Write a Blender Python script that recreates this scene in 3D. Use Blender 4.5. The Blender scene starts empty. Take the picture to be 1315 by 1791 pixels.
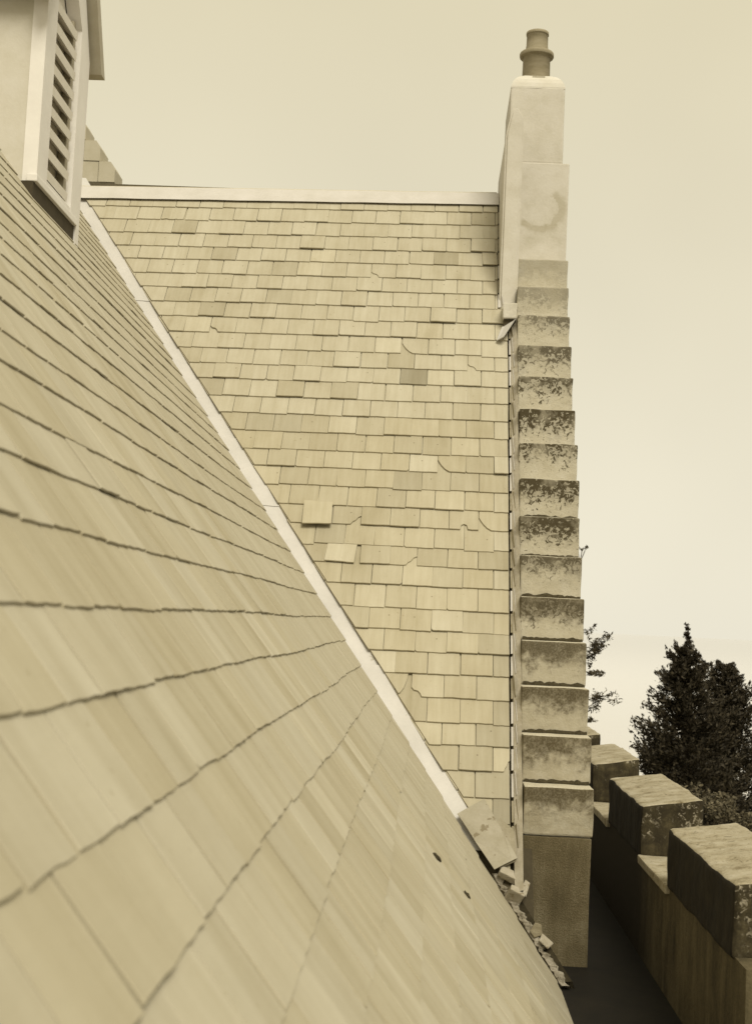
import bpy, bmesh, math, random
import numpy as np
from mathutils import Vector, Matrix, noise
R = math.radians
rnd = random.Random(7)
C = bpy.context.scene.collection
SC = bpy.context.scene

# ------------------------------------------------------------------ camera, world, sun, exposure
H = 12.0                                   # eye height above the ground by the house
FPX, W0, H0, CX, CY = 2388.33, 1315.0, 1791.0, 661.0, 891.0
FW = Vector((-0.04008474, 0.99594939, 0.08048618))
RT = Vector((0.99822974, 0.03637369, 0.0470568))
UP = Vector((-0.04393861, -0.08222996, 0.99564433))
cd = bpy.data.cameras.new('camera'); cam = bpy.data.objects.new('camera', cd); C.objects.link(cam)
cam.matrix_world = Matrix(((RT.x, UP.x, -FW.x, 0), (RT.y, UP.y, -FW.y, 0), (RT.z, UP.z, -FW.z, H), (0, 0, 0, 1)))
cd.sensor_fit = 'HORIZONTAL'; cd.sensor_width = 36; cd.lens = FPX/W0*36
cd.shift_x = (W0/2-CX)/W0; cd.shift_y = (CY-H0/2)/W0*1.0
cd.clip_start = 0.05; cd.clip_end = 60000
cd.dof.use_dof = True; cd.dof.focus_distance = 11.5; cd.dof.aperture_fstop = 6.0
SC.camera = cam
SC.view_settings.view_transform = 'Standard'; SC.view_settings.look = 'None'
SC.view_settings.gamma = 1; SC.view_settings.use_curve_mapping = False
SC.view_settings.exposure = 0.0

SUN_DIR = Vector((0.24, -0.60, 0.77)).normalized()      # towards the sun: behind the photographer, veiled
wd = bpy.data.worlds.new('World'); SC.world = wd; wd.use_nodes = True
nt = wd.node_tree; nt.nodes.clear()
def wn(t, **k):
    n = nt.nodes.new(t)
    for a, b in k.items(): setattr(n, a, b)
    return n
sky = wn('ShaderNodeTexSky', sky_type='NISHITA', sun_disc=False)
sky.sun_elevation = math.asin(SUN_DIR.z); sky.sun_rotation = math.atan2(SUN_DIR.x, SUN_DIR.y)
bw = wn('ShaderNodeRGBToBW'); nt.links.new(sky.outputs[0], bw.inputs[0])
veil = wn('ShaderNodeMix', data_type='RGBA', blend_type='MULTIPLY'); veil.inputs[0].default_value = 1
nt.links.new(bw.outputs[0], veil.inputs[6]); veil.inputs[7].default_value = (1.15, 1.04, 0.74, 1)
geo = wn('ShaderNodeTexCoord'); sep = wn('ShaderNodeSeparateXYZ'); nt.links.new(geo.outputs['Generated'], sep.inputs[0])
cr = wn('ShaderNodeValToRGB')                            # an even cream overcast, palest at the horizon
cr.color_ramp.elements[0].position = 0.0; cr.color_ramp.elements[0].color = (0.885, 0.835, 0.685, 1)
cr.color_ramp.elements[1].position = 0.42; cr.color_ramp.elements[1].color = (0.80, 0.725, 0.515, 1)
nt.links.new(sep.outputs[2], cr.inputs[0])
cn = wn('ShaderNodeTexNoise'); cn.inputs['Scale'].default_value = 2.6; cn.inputs['Detail'].default_value = 3; cn.inputs['Roughness'].default_value = .5; nt.links.new(geo.outputs['Generated'], cn.inputs['Vector'])
cm = wn('ShaderNodeMapRange'); cm.inputs[1].default_value = .3; cm.inputs[2].default_value = .7; cm.inputs[3].default_value = .955; cm.inputs[4].default_value = 1.05; nt.links.new(cn.outputs[0], cm.inputs[0])
cl = wn('ShaderNodeMix', data_type='RGBA', blend_type='MULTIPLY'); cl.inputs[0].default_value = 1
nt.links.new(cr.outputs[0], cl.inputs[6]); nt.links.new(cm.outputs[0], cl.inputs[7])
sc10 = wn('ShaderNodeMix', data_type='RGBA', blend_type='MULTIPLY'); sc10.inputs[0].default_value = 1
nt.links.new(cl.outputs[2], sc10.inputs[6]); sc10.inputs[7].default_value = (10, 10, 10, 1)
mx = wn('ShaderNodeMix', data_type='RGBA'); mx.inputs[0].default_value = 0.9
nt.links.new(veil.outputs[2], mx.inputs[6]); nt.links.new(sc10.outputs[2], mx.inputs[7])
bg = wn('ShaderNodeBackground'); bg.inputs[1].default_value = 0.1
nt.links.new(mx.outputs[2], bg.inputs[0])
wo = wn('ShaderNodeOutputWorld'); nt.links.new(bg.outputs[0], wo.inputs[0])
sl = bpy.data.lights.new('sun', 'SUN'); sl.energy = 3.3; sl.angle = R(28); sl.color = (1, 0.945, 0.80)
so = bpy.data.objects.new('sun', sl); C.objects.link(so)
so.rotation_euler = SUN_DIR.to_track_quat('Z', 'Y').to_euler(); so.location = (0, -20, 60)

def proj(v):
    z = v.dot(FW)
    if z < 0.05: return None
    return CX+FPX*v.dot(RT)/z, CY-FPX*v.dot(UP)/z

# ------------------------------------------------------------------ materials
def fx(c):
    return (c[0]*1.0, c[1]*1.045, min(c[2]*(1.15+.33*min(1, c[0]/.36)), c[0]*.90))
class N:
    def __init__(s, name):
        s.m = bpy.data.materials.new(name); s.m.use_nodes = True
        s.t = s.m.node_tree; s.b = s.t.nodes['Principled BSDF']; s.b.inputs['Specular IOR Level'].default_value = 0.25
    def n(s, typ, ins=None, **k):
        n = s.t.nodes.new(typ)
        for a, b in k.items(): setattr(n, a, b)
        for a, b in (ins or {}).items(): s.put(n.inputs[a], b)
        return n
    def put(s, sock, v):
        if isinstance(v, bpy.types.NodeSocket): s.t.links.new(v, sock)
        else: sock.default_value = v
    def math(s, op, a, b=0.0, c=None):
        n = s.n('ShaderNodeMath', operation=op); s.put(n.inputs[0], a); s.put(n.inputs[1], b)
        if c is not None: s.put(n.inputs[2], c)
        return n.outputs[0]
    def clampmul(s, a, b): return s.math('MULTIPLY', a, b)
    def coord(s, which='Object'): return s.n('ShaderNodeTexCoord').outputs[which]
    def pos(s): return s.n('ShaderNodeNewGeometry').outputs['Position']
    def mapv(s, v, scale=(1, 1, 1), loc=None):
        n = s.n('ShaderNodeMapping'); s.put(n.inputs[0], v); n.inputs['Scale'].default_value = scale
        if loc is not None: s.put(n.inputs['Location'], loc)
        return n.outputs[0]
    def noise(s, v, scale, detail=4, rough=.6, dist=0):
        n = s.n('ShaderNodeTexNoise'); s.put(n.inputs['Vector'], v); n.inputs['Scale'].default_value = scale
        n.inputs['Detail'].default_value = detail; n.inputs['Roughness'].default_value = rough; n.inputs['Distortion'].default_value = dist
        return n.outputs[0]
    def step(s, v, lo, hi, a=0.0, b=1.0):
        n = s.n('ShaderNodeMapRange', interpolation_type='SMOOTHSTEP'); s.put(n.inputs[0], v)
        s.put(n.inputs[1], lo); s.put(n.inputs[2], hi); s.put(n.inputs[3], a); s.put(n.inputs[4], b)
        return n.outputs[0]
    def ramp(s, f, *stops):
        n = s.n('ShaderNodeValToRGB'); s.put(n.inputs[0], f); e = n.color_ramp.elements
        while len(e) < len(stops): e.new(0.5)
        for i, (p, c) in enumerate(stops): e[i].position = p; e[i].color = (*fx(c), 1)
        return n.outputs[0]
    def mix(s, f, a, b, mode='MIX'):
        n = s.n('ShaderNodeMix', data_type='RGBA', blend_type=mode); s.put(n.inputs[0], f)
        for i, v in ((6, a), (7, b)): s.put(n.inputs[i], (*fx(v), 1) if isinstance(v, tuple) and len(v) == 3 else v)
        return n.outputs[2]
    def bump(s, h, strength=.4, dist=.01):
        n = s.n('ShaderNodeBump'); s.put(n.inputs['Height'], h); n.inputs['Strength'].default_value = strength
        n.inputs['Distance'].default_value = dist; s.t.links.new(n.outputs[0], s.b.inputs['Normal'])
    def out(s, col, rough=.8):
        s.put(s.b.inputs['Base Color'], (*fx(col), 1) if isinstance(col, tuple) else col); s.put(s.b.inputs['Roughness'], rough)
        return s.m
def ruins(s):                                            # vector offset so that alike pieces differ
    oi = s.n('ShaderNodeObjectInfo'); k = s.n('ShaderNodeVectorMath', operation='SCALE')
    cmb = s.n('ShaderNodeCombineXYZ'); s.put(cmb.inputs[0], oi.outputs['Random'])
    s.put(cmb.inputs[1], s.math('FRACT', s.math('MULTIPLY', oi.outputs['Random'], 37.7))); s.put(k.inputs[0], cmb.outputs[0]); k.inputs['Scale'].default_value = 53
    return oi, k.outputs[0]
def slate_mat(near=False):
    s = N('near_slate' if near else 'slate'); oi, off = ruins(s); oc = s.coord()
    isl = s.n('ShaderNodeNewGeometry').outputs['Random Per Island']
    rv = s.math('FRACT', s.math('ADD', s.math('MULTIPLY', oi.outputs['Random'], 7.31), s.math('MULTIPLY', isl, 3.7)))
    streak = s.noise(s.mapv(oc, (11, 1.6, 5) if near else (26, 2.2, 5), off), 1.0, 5, .62)
    blot = s.noise(s.mapv(oc, (5, 4, 5), off), 1.0, 5, .6)
    fine = s.noise(s.mapv(oc, (1, 1, 1), off), 160, 3, .7)
    f = s.math('ADD', s.math('MULTIPLY', s.math('POWER', rv, .7), .17), s.math('MULTIPLY', streak, .36 if near else .50))
    if near: f = s.math('ADD', f, .07)
    f = s.math('ADD', f, s.math('MULTIPLY', blot, .30)); f = s.math('ADD', f, s.math('MULTIPLY', fine, .10))
    run = s.noise(s.mapv(s.pos(), (.5, 5.5, .5) if near else (6, .6, .6)), 1.0, 4, .6)      # pale and dark runs that rain has drawn down the slope
    f = s.math('ADD', f, s.math('MULTIPLY', s.math('SUBTRACT', run, .5), .70 if near else .50))
    f = s.math('SUBTRACT', f, .02)
    col = s.ramp(f, (.08, (.255, .208, .095)), (.42, (.36, .308, .155)), (.75, (.435, .382, .206)), (1, (.52, .465, .275)))
    spots = s.step(s.noise(s.mapv(oc, (1, 1, 1), off), 30, 2, .5), .70, .78)
    col = s.mix(s.math('MULTIPLY', spots, .35), col, (.21, .16, .065))
    dv = s.n('ShaderNodeVectorMath', {0: oc, 1: (.035, .135, .0)}, operation='SUBTRACT').outputs[0]
    q = s.n('ShaderNodeSeparateXYZ', {0: dv}); jx = s.math('MULTIPLY', s.math('SUBTRACT', s.math('FRACT', s.math('MULTIPLY', oi.outputs['Random'], 91.7)), .6), .16)
    dx = s.math('SUBTRACT', q.outputs[0], jx); dd = s.math('SQRT', s.math('ADD', s.math('MULTIPLY', dx, dx), s.math('MULTIPLY', q.outputs[1], q.outputs[1])))
    hole = s.math('MULTIPLY', s.math('SUBTRACT', 1, s.step(dd, .004, .008)), s.math('GREATER_THAN', s.math('FRACT', s.math('MULTIPLY', oi.outputs['Random'], 17.3)), .74))
    col = s.mix(s.math('MULTIPLY', hole, .0 if near else .75), col, (.12, .09, .04))
    tint = s.mix(1.0, col, oi.outputs['Color'], 'MULTIPLY')
    s.bump(s.math('ADD', s.noise(s.mapv(oc, (6, 30, 6), off), 1, 5, .6), s.math('MULTIPLY', fine, .3)), .35, .004)
    return s.out(tint, .62)
M = {}
M['slate'] = slate_mat(); M['near'] = slate_mat(True)
def simple(name, c1, c2, scale, rough=.8, bump=.3, bd=.005, stretch=(1, 1, 1), detail=6, spots=None):
    s = N(name); v = s.mapv(s.pos(), stretch)
    f = s.noise(v, scale, detail, .62); g = s.noise(v, scale*9, 4, .7)
    col = s.ramp(s.math('ADD', s.math('MULTIPLY', f, .75), s.math('MULTIPLY', g, .25)), (.32, c1), (.68, c2))
    if spots:
        sp = s.step(s.noise(v, spots[0], 4, .65), spots[1], spots[1]+.06); col = s.mix(s.math('MULTIPLY', sp, spots[3]), col, spots[2])
    s.bump(s.math('ADD', f, s.math('MULTIPLY', g, .6)), bump, bd)
    M[name] = s.out(col, rough); return M[name]
simple('deck_board', (.05, .037, .017), (.09, .07, .034), 6)
simple('lead_flashing', (.45, .412, .27), (.53, .485, .335), 3, .6, .12, .006, spots=(9, .66, (.30, .255, .135), .55))
simple('ridge_lead', (.45, .405, .255), (.52, .47, .31), 5, .6, .3, .01)
simple('ridge_roll_lead', (.42, .365, .20), (.50, .44, .25), 5, .6, .3, .01)
simple('dull_lead', (.20, .165, .08), (.33, .28, .15), 9, .6, .4, .006, spots=(14, .6, (.16, .115, .045), .7))
simple('sheet_lead', (.25, .212, .11), (.34, .295, .165), 7, .6, .4, .006, spots=(11, .6, (.13, .095, .037), .7))
simple('white_paint', (.68, .62, .41), (.76, .70, .48), 4, .6, .1)
simple('grey_paint', (.34, .29, .15), (.42, .365, .2), 6, .6, .1)
simple('louvre_paint', (.62, .56, .34), (.70, .63, .40), 6, .6, .15)
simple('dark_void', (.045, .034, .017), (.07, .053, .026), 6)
simple('render_wall', (.50, .445, .255), (.585, .53, .33), 4, .85, .3, .006)
simple('pot_clay', (.22, .18, .085), (.33, .275, .14), 7, .75, .3, .005, (1, 1, 4))
simple('mortar_cement', (.30, .25, .13), (.46, .40, .23), 12, .9, .8, .02, spots=(20, .58, (.19, .14, .06), .7))
simple('bedding', (.09, .068, .03), (.42, .365, .21), 9, .95, .9, .02, spots=(26, .6, (.06, .045, .02), .8))
simple('fillet', (.30, .25, .13), (.43, .375, .215), 14, .9, .6, .01)
simple('moss', (.035, .026, .012), (.09, .07, .03), 40, .95, .9, .02)
simple('gutter_stone', (.13, .10, .045), (.30, .25, .125), 16, .95, .8, .02)
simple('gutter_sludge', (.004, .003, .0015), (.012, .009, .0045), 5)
simple('gutter_dirt', (.016, .012, .005), (.05, .038, .017), 14, .95, .8, .02)
simple('bark', (.045, .033, .018), (.09, .068, .036), 30, .95, .8, .02, (1, 1, .3))
simple('far_stone', (.40, .345, .175), (.47, .41, .225), 4, .9, .3, .01, spots=(3, .68, (.24, .19, .09), .8))
def foliage(name, a, b):
    s = N(name); oi, off = ruins(s); isl = s.n('ShaderNodeNewGeometry').outputs['Random Per Island']
    return s.out(s.ramp(isl, (0, a), (1, b)), .7)
M['conifer_needles'] = foliage('conifer_needles', (.016, .012, .006), (.055, .042, .021))
M['pine_needles'] = foliage('pine_needles', (.03, .023, .011), (.08, .062, .03))
M['bush_leaves'] = foliage('bush_leaves', (.03, .024, .011), (.15, .12, .06))

def coping_mat(top=False):
    s = N('washed_tread' if top else 'coping_stone'); oi, off = ruins(s); oc = s.pos(); g = s.coord('Generated')
    sp = s.n('ShaderNodeSeparateXYZ', {0: g}); z = sp.outputs[2]
    csep = s.n('ShaderNodeSeparateColor', {0: oi.outputs['Color']}); soot, lich = csep.outputs[0], csep.outputs[1]
    big = s.noise(oc, 6, 5, .6); mid = s.noise(oc, 17, 5, .65, .4); fine = s.noise(oc, 70, 4, .7)
    base = s.ramp(s.math('ADD', s.math('MULTIPLY', big, .6), s.math('MULTIPLY', fine, .4)), (.3, (.40, .345, .18)), (.55, (.475, .42, .235)), (.75, (.54, .49, .30)))
    if top:
        s.bump(mid, .5, .012); return s.out(s.mix(s.math('MULTIPLY', s.step(fine, .5, .62), .5), base, (.20, .155, .065)), .9)
    # run-off soot that hangs from the drip edge with a ragged lower margin
    edge = s.math('ADD', s.math('MULTIPLY', s.math('SUBTRACT', mid, .5), 1.1), s.math('MULTIPLY', s.math('SUBTRACT', big, .5), 1.3))
    so_ = s.step(s.math('ADD', s.math('ADD', z, edge), s.math('MULTIPLY', s.math('SUBTRACT', oi.outputs['Random'], .5), .25)), .30, .80)
    so_ = s.math('MULTIPLY', s.math('MULTIPLY', so_, soot), s.step(fine, .25, .62, .55, 1))
    lowdirt = s.math('MULTIPLY', csep.outputs[2], s.step(s.noise(oc, 9, 5, .65), .3, .65, .55, 1))
    base = s.mix(lowdirt, base, (.24, .195, .095))
    col = s.mix(so_, base, (.075, .055, .023))
    # black lichen: crusts that thin out away from the upper edge
    lv = s.math('ADD', s.noise(oc, 26, 6, .68, .8), s.math('MULTIPLY', s.math('SUBTRACT', s.math('ADD', z, s.math('MULTIPLY', s.math('SUBTRACT', oi.outputs['Random'], .5), .26)), .55), .30))
    li = s.math('MULTIPLY', s.math('MULTIPLY', s.step(lv, .515, .575), s.step(big, .36, .52, .45, 1)), lich)
    col = s.mix(li, col, (.062, .047, .021))
    s.bump(s.math('ADD', s.math('ADD', mid, s.math('MULTIPLY', fine, .6)), s.math('MULTIPLY', li, .3)), .5, .012)
    return s.out(col, .9)
M['coping'] = coping_mat(); M['tread'] = coping_mat(True)
def pier_mat():
    s = N('harled_wall'); v = s.pos(); a = s.noise(v, 90, 4, .75); b = s.noise(v, 5, 5, .6); c = s.noise(s.mapv(v, (9, 9, 1)), 1, 4, .6)
    f = s.math('ADD', s.math('ADD', s.math('MULTIPLY', a, .5), s.math('MULTIPLY', b, .35)), s.math('MULTIPLY', c, .3))
    col = s.ramp(f, (.38, (.06, .045, .019)), (.58, (.125, .096, .043)), (.78, (.25, .205, .10)))
    s.bump(a, .9, .012); return s.out(col, .95)
M['harl'] = pier_mat()
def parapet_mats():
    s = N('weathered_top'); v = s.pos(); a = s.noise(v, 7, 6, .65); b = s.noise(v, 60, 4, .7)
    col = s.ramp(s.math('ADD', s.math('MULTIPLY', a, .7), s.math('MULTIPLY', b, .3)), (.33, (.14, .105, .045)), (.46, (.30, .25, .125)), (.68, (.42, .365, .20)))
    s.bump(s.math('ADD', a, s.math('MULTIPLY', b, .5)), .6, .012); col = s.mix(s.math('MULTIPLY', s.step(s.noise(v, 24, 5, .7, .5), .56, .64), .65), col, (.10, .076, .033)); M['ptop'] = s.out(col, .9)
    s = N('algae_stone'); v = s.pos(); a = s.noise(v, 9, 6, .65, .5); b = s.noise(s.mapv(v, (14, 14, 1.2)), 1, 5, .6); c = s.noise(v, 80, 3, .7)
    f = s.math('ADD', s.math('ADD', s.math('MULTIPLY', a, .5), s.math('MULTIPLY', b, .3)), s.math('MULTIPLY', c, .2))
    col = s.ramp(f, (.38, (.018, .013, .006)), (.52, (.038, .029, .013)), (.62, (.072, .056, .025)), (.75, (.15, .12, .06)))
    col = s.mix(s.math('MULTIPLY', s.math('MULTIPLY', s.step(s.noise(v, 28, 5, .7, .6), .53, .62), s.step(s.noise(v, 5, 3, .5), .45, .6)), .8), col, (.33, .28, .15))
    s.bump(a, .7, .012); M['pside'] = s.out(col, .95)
    s = N('soot_shade_stone'); v = s.pos(); a = s.noise(v, 6, 6, .65); b = s.noise(s.mapv(v, (18, 18, 9)), 1, 5, .65)  # merlon inner faces: stain, with the narrow gap's shade put into the colour
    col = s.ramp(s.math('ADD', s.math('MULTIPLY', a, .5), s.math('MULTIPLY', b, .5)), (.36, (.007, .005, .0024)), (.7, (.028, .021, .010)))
    s.bump(a, .6, .01); M['psoot_shade'] = s.out(col, .95)
    s = N('streaked_wall'); v = s.pos(); b = s.noise(s.mapv(v, (7, 7, .8)), 1, 7, .68, .3); a = s.noise(v, 50, 4, .7); c = s.noise(s.mapv(v, (4, 4, 1.8)), 1, 6, .65, .4)
    f = s.math('ADD', s.math('ADD', s.math('MULTIPLY', b, .28), s.math('MULTIPLY', a, .22)), s.math('MULTIPLY', c, .5))
    col = s.ramp(f, (.36, (.022, .016, .007)), (.50, (.075, .058, .026)), (.62, (.12, .094, .044)), (.76, (.20, .16, .08)))
    yy = s.n('ShaderNodeSeparateXYZ', {0: v}).outputs[1]
    col = s.mix(s.step(s.math('ADD', yy, s.math('MULTIPLY', b, 1.6)), 10.6, 11.4), col, (.022, .016, .007))
    s.bump(a, .5, .01); M['pwall'] = s.out(col, .95)
parapet_mats()
def chimney_mat():
    s = N('chimney_render'); v = s.pos(); a = s.noise(v, 4, 6, .65); b = s.noise(v, 50, 4, .7)
    col = s.ramp(s.math('ADD', s.math('MULTIPLY', a, .7), s.math('MULTIPLY', b, .3)), (.3, (.44, .39, .22)), (.5, (.52, .465, .28)), (.7, (.58, .525, .33)))
    # the old tide mark: an open ring of damp on the stack's face
    rel = s.n('ShaderNodeVectorMath', {0: v, 1: (0.945, 13.67, 4.25+H)}, operation='SUBTRACT').outputs[0]
    q = s.n('ShaderNodeSeparateXYZ', {0: rel}); x, z = q.outputs[0], q.outputs[2]
    w = s.math('MULTIPLY', s.math('SUBTRACT', s.noise(v, 11, 5, .65), .5), .16)
    rr = s.math('ADD', s.math('SQRT', s.math('ADD', s.math('MULTIPLY', x, x), s.math('MULTIPLY', s.math('MULTIPLY', z, z), 1.2))), w)
    ring = s.math('MULTIPLY', s.step(rr, .175, .195), s.math('SUBTRACT', 1, s.step(rr, .235, .30)))
    ring = s.math('MULTIPLY', ring, s.math('SUBTRACT', 1, s.step(s.math('SUBTRACT', z, s.math('MULTIPLY', x, .9)), -.02, .08)))
    col = s.mix(s.math('MULTIPLY', s.math('MULTIPLY', ring, s.step(a, .3, .62, .45, 1)), .8), col, (.31, .26, .125))
    s.bump(s.math('ADD', a, s.math('MULTIPLY', b, .5)), .35, .01); return s.out(col, .9)
M['chimney'] = chimney_mat()

# ------------------------------------------------------------------ builders
def mesh(name, vs, fs, mats=()):
    me = bpy.data.meshes.new(name); me.from_pydata([tuple(v) for v in vs], [], [tuple(f) for f in fs]); me.update()
    for m in mats: me.materials.append(m)
    return me
def link(name, me, parent=None, loc=(0, 0, 0)):
    o = bpy.data.objects.new(name, me); C.objects.link(o); o.location = loc
    if parent: o.parent = parent
    return o
def thing(name, label, cat, base, group=None):
    o = bpy.data.objects.new(name, None); C.objects.link(o); o.location = base; o.empty_display_size = .2
    o['label'] = label; o['category'] = cat
    if group: o['group'] = group
    return o
def tag(o, label, cat, group=None):
    o['label'] = label; o['category'] = cat
    if group: o['group'] = group
    return o
def bm_obj(name, bm, mats, parent=None, loc=(0, 0, 0), smooth=False):
    me = bpy.data.meshes.new(name); bmesh.ops.recalc_face_normals(bm, faces=bm.faces); bm.to_mesh(me); bm.free()
    for m in (mats if isinstance(mats, (list, tuple)) else [mats]): me.materials.append(m)
    if smooth:
        for p in me.polygons: p.use_smooth = True
    return link(name, me, parent, loc)
def bm_solid(bm, geom, thickness):
    bm.normal_update(); bmesh.ops.recalc_face_normals(bm, faces=bm.faces); bm.normal_update(); bmesh.ops.solidify(bm, geom=geom, thickness=thickness)
def add_box(bm, x0, x1, y0, y1, z0, z1, mi=0):
    v = [bm.verts.new(p) for p in ((x0, y0, z0), (x1, y0, z0), (x1, y1, z0), (x0, y1, z0), (x0, y0, z1), (x1, y0, z1), (x1, y1, z1), (x0, y1, z1))]
    for f in ((0, 3, 2, 1), (4, 5, 6, 7), (0, 1, 5, 4), (1, 2, 6, 5), (2, 3, 7, 6), (3, 0, 4, 7)):
        fc = bm.faces.new([v[i] for i in f]); fc.material_index = mi
    return v
def box(name, x0, x1, y0, y1, z0, z1, mat, parent=None, loc=(0, 0, 0), bev=0, rough=0, cuts=0, seed=0):
    bm = bmesh.new(); add_box(bm, x0, x1, y0, y1, z0, z1)
    if bev: bmesh.ops.bevel(bm, geom=list(bm.edges), offset=bev, segments=2, affect='EDGES', profile=.6)
    if cuts: bmesh.ops.subdivide_edges(bm, edges=[e for e in bm.edges if e.calc_length() > .06], cuts=cuts, use_grid_fill=True)
    if rough:
        for v in bm.verts:
            p = v.co*7+Vector((seed*3.7, seed, 0))
            v.co += Vector((noise.noise(p), noise.noise(p+Vector((9, 0, 0))), noise.noise(p+Vector((0, 9, 0)))))*rough
            p = v.co*23; v.co += Vector((noise.noise(p), noise.noise(p+Vector((9, 0, 0))), noise.noise(p+Vector((0, 9, 0)))))*rough*.5
    return bm_obj(name, bm, mat, parent, loc)
def prism(bm, poly, a, b, mi=0):
    """poly: list of points; a, b: offset vectors of the two end faces."""
    A = [bm.verts.new(Vector(p)+Vector(a)) for p in poly]; B = [bm.verts.new(Vector(p)+Vector(b)) for p in poly]; n = len(poly)
    bm.faces.new(A).material_index = mi; bm.faces.new(B[::-1]).material_index = mi
    for i in range(n): bm.faces.new((A[i], B[i], B[(i+1) % n], A[(i+1) % n])).material_index = mi
def tube(bm, pts, rads, seg=8):
    rings = []
    for i, (p, r) in enumerate(zip(pts, rads)):
        p = Vector(p); d = (Vector(pts[min(i+1, len(pts)-1)])-Vector(pts[max(i-1, 0)])).normalized()
        a = d.cross(Vector((0, 0, 1)) if abs(d.z) < .9 else Vector((1, 0, 0))).normalized(); b = d.cross(a)
        rings.append([bm.verts.new(p+(a*math.cos(t)+b*math.sin(t))*r) for t in (2*math.pi*k/seg for k in range(seg))])
    for q, w in zip(rings, rings[1:]):
        for k in range(seg): bm.faces.new((q[k], q[(k+1) % seg], w[(k+1) % seg], w[k]))
    bm.faces.new(rings[0][::-1]); bm.faces.new(rings[-1])

# ------------------------------------------------------------------ the land and the water
def land_z(x, y):
    d = math.hypot(x, y-10)
    z = 0.0
    if d > 82: z = -min(104, (d-82)*.62)
    return z+(noise.noise(Vector((x*.03, y*.03, 0)))*1.2 if d > 25 else 0)
vs, fs = [], []
rad = [0, 6, 14, 24, 36, 50, 64, 76, 84, 100, 120, 150, 190, 240, 300]
for r_ in rad:
    for k in range(48):
        a = 2*math.pi*k/48; x, y = r_*math.cos(a), 10+r_*math.sin(a); vs.append((x, y, land_z(x, y)))
for i in range(len(rad)-1):
    for k in range(48): fs.append((i*48+k, i*48+(k+1) % 48, (i+1)*48+(k+1) % 48, (i+1)*48+k))
simple('grass_ground', (.05, .042, .02), (.10, .085, .042), .5, .95, .4, .05)
g = link('ground', mesh('ground', vs, fs, [M['grass_ground']])); g['kind'] = 'structure'
s = N('water'); s.b.inputs['IOR'].default_value = 1.33; s.b.inputs['Specular IOR Level'].default_value = .5
wv = s.noise(s.mapv(s.pos(), (.02, .006, 1)), 1, 3, .5); s.bump(wv, .04, 1.0); M['water'] = s.out((.54, .49, .33), .10)
q = 40000
w_ = link('water', mesh('water', [(-q, -q, -78), (q, -q, -78), (q, q, -78), (-q, q, -78)], [(0, 1, 2, 3)], [M['water']])); w_['kind'] = 'structure'

# ------------------------------------------------------------------ the house
ROOT = Vector((0, 11, 0))
house = thing('house', 'old house with slate roofs, a lead valley, stepped gable, tall chimney and louvred dormer', 'house', ROOT)
OFF = Vector((0, 0, H))-ROOT                 # everything of the house is given relative to the eye
P_ = 0.93313186; SP, CP = math.sin(P_), math.cos(P_); CT = CP/SP
XV, YV = -0.7942, 10.9453                    # valley axis at eye height
XL, GW, GY, GZ, GR = 0.7296, 0.5, 9.8405, -1.1255, 0.34083
GD = GR*CT
EXP = 0.212
# --- roof frames: local x across, y up the slope, z out of it
def frame(o, ex, es, n):
    return Matrix(((ex[0], es[0], n[0], o[0]), (ex[1], es[1], n[1], o[1]), (ex[2], es[2], n[2], o[2]), (0, 0, 0, 1)))
FB = frame((0, YV, 0), (1, 0, 0), (0, CP, SP), (0, -SP, CP))
FA = frame((XV, 0, 0), (0, 1, 0), (-CP, 0, SP), (SP, 0, CP))

def clip(poly, a, b, c):                      # keep a*x + b*y + c >= 0
    out = []
    for i, p in enumerate(poly):
        q = poly[(i+1) % len(poly)]; dp, dq = a*p[0]+b*p[1]+c, a*q[0]+b*q[1]+c
        if dp >= 0: out.append(p)
        if dp*dq < 0:
            t = dp/(dp-dq); out.append((p[0]+(q[0]-p[0])*t, p[1]+(q[1]-p[1])*t))
    return out
TH = 0.0125; THN = 0.008
def outline(w, L, kind, r):
    j = lambda s=.0025: r.uniform(-s, s)
    h = w/2
    tail = [(-h+j(.001), j()), (-h*.45, j()), (h*.1, j()), (h*.55, j()), (h+j(.001), j())]
    if kind == 'chip_right': tail = tail[:3]+[(h*.30, .004), (h*.42, .03), (h*.62, .05), (h*.8, .085), (h, .10)]
    if kind == 'chip_left': tail = [(-h, .085), (-h*.85, .06), (-h*.6, .052), (-h*.45, .03), (-h*.35, .0)]+tail[2:]
    if kind == 'curve_left': tail = [(-h, .145), (-h*.9, .115), (-h*.7, .07), (-h*.45, .03), (-h*.15, .002)]+tail[3:]
    if kind == 'curve_right': tail = tail[:2]+[(h*.1, .003), (h*.35, .03), (h*.55, .075), (h*.66, .12), (h*.72, .15)]+[(h*.74, .16)]
    if kind == 'notch': tail = [tail[0], (-h*.25, .0), (-h*.18, .045), (h*.0, .062), (h*.22, .05), (h*.3, .004)]+tail[3:]
    if kind == 'corner_right': tail = tail[:4]+[(h*.86, .0), (h*.94, .008), (h, .02)]
    if kind == 'corner_left': tail = [(-h, .016), (-h*.94, .005), (-h*.86, .0)]+tail[1:]
    if kind == 'ragged': tail = [(-h+.08*w*k, r.uniform(-.004, .012)) for k in range(0, 13)]
    return tail+[(h, L), (-h, L)]
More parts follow.
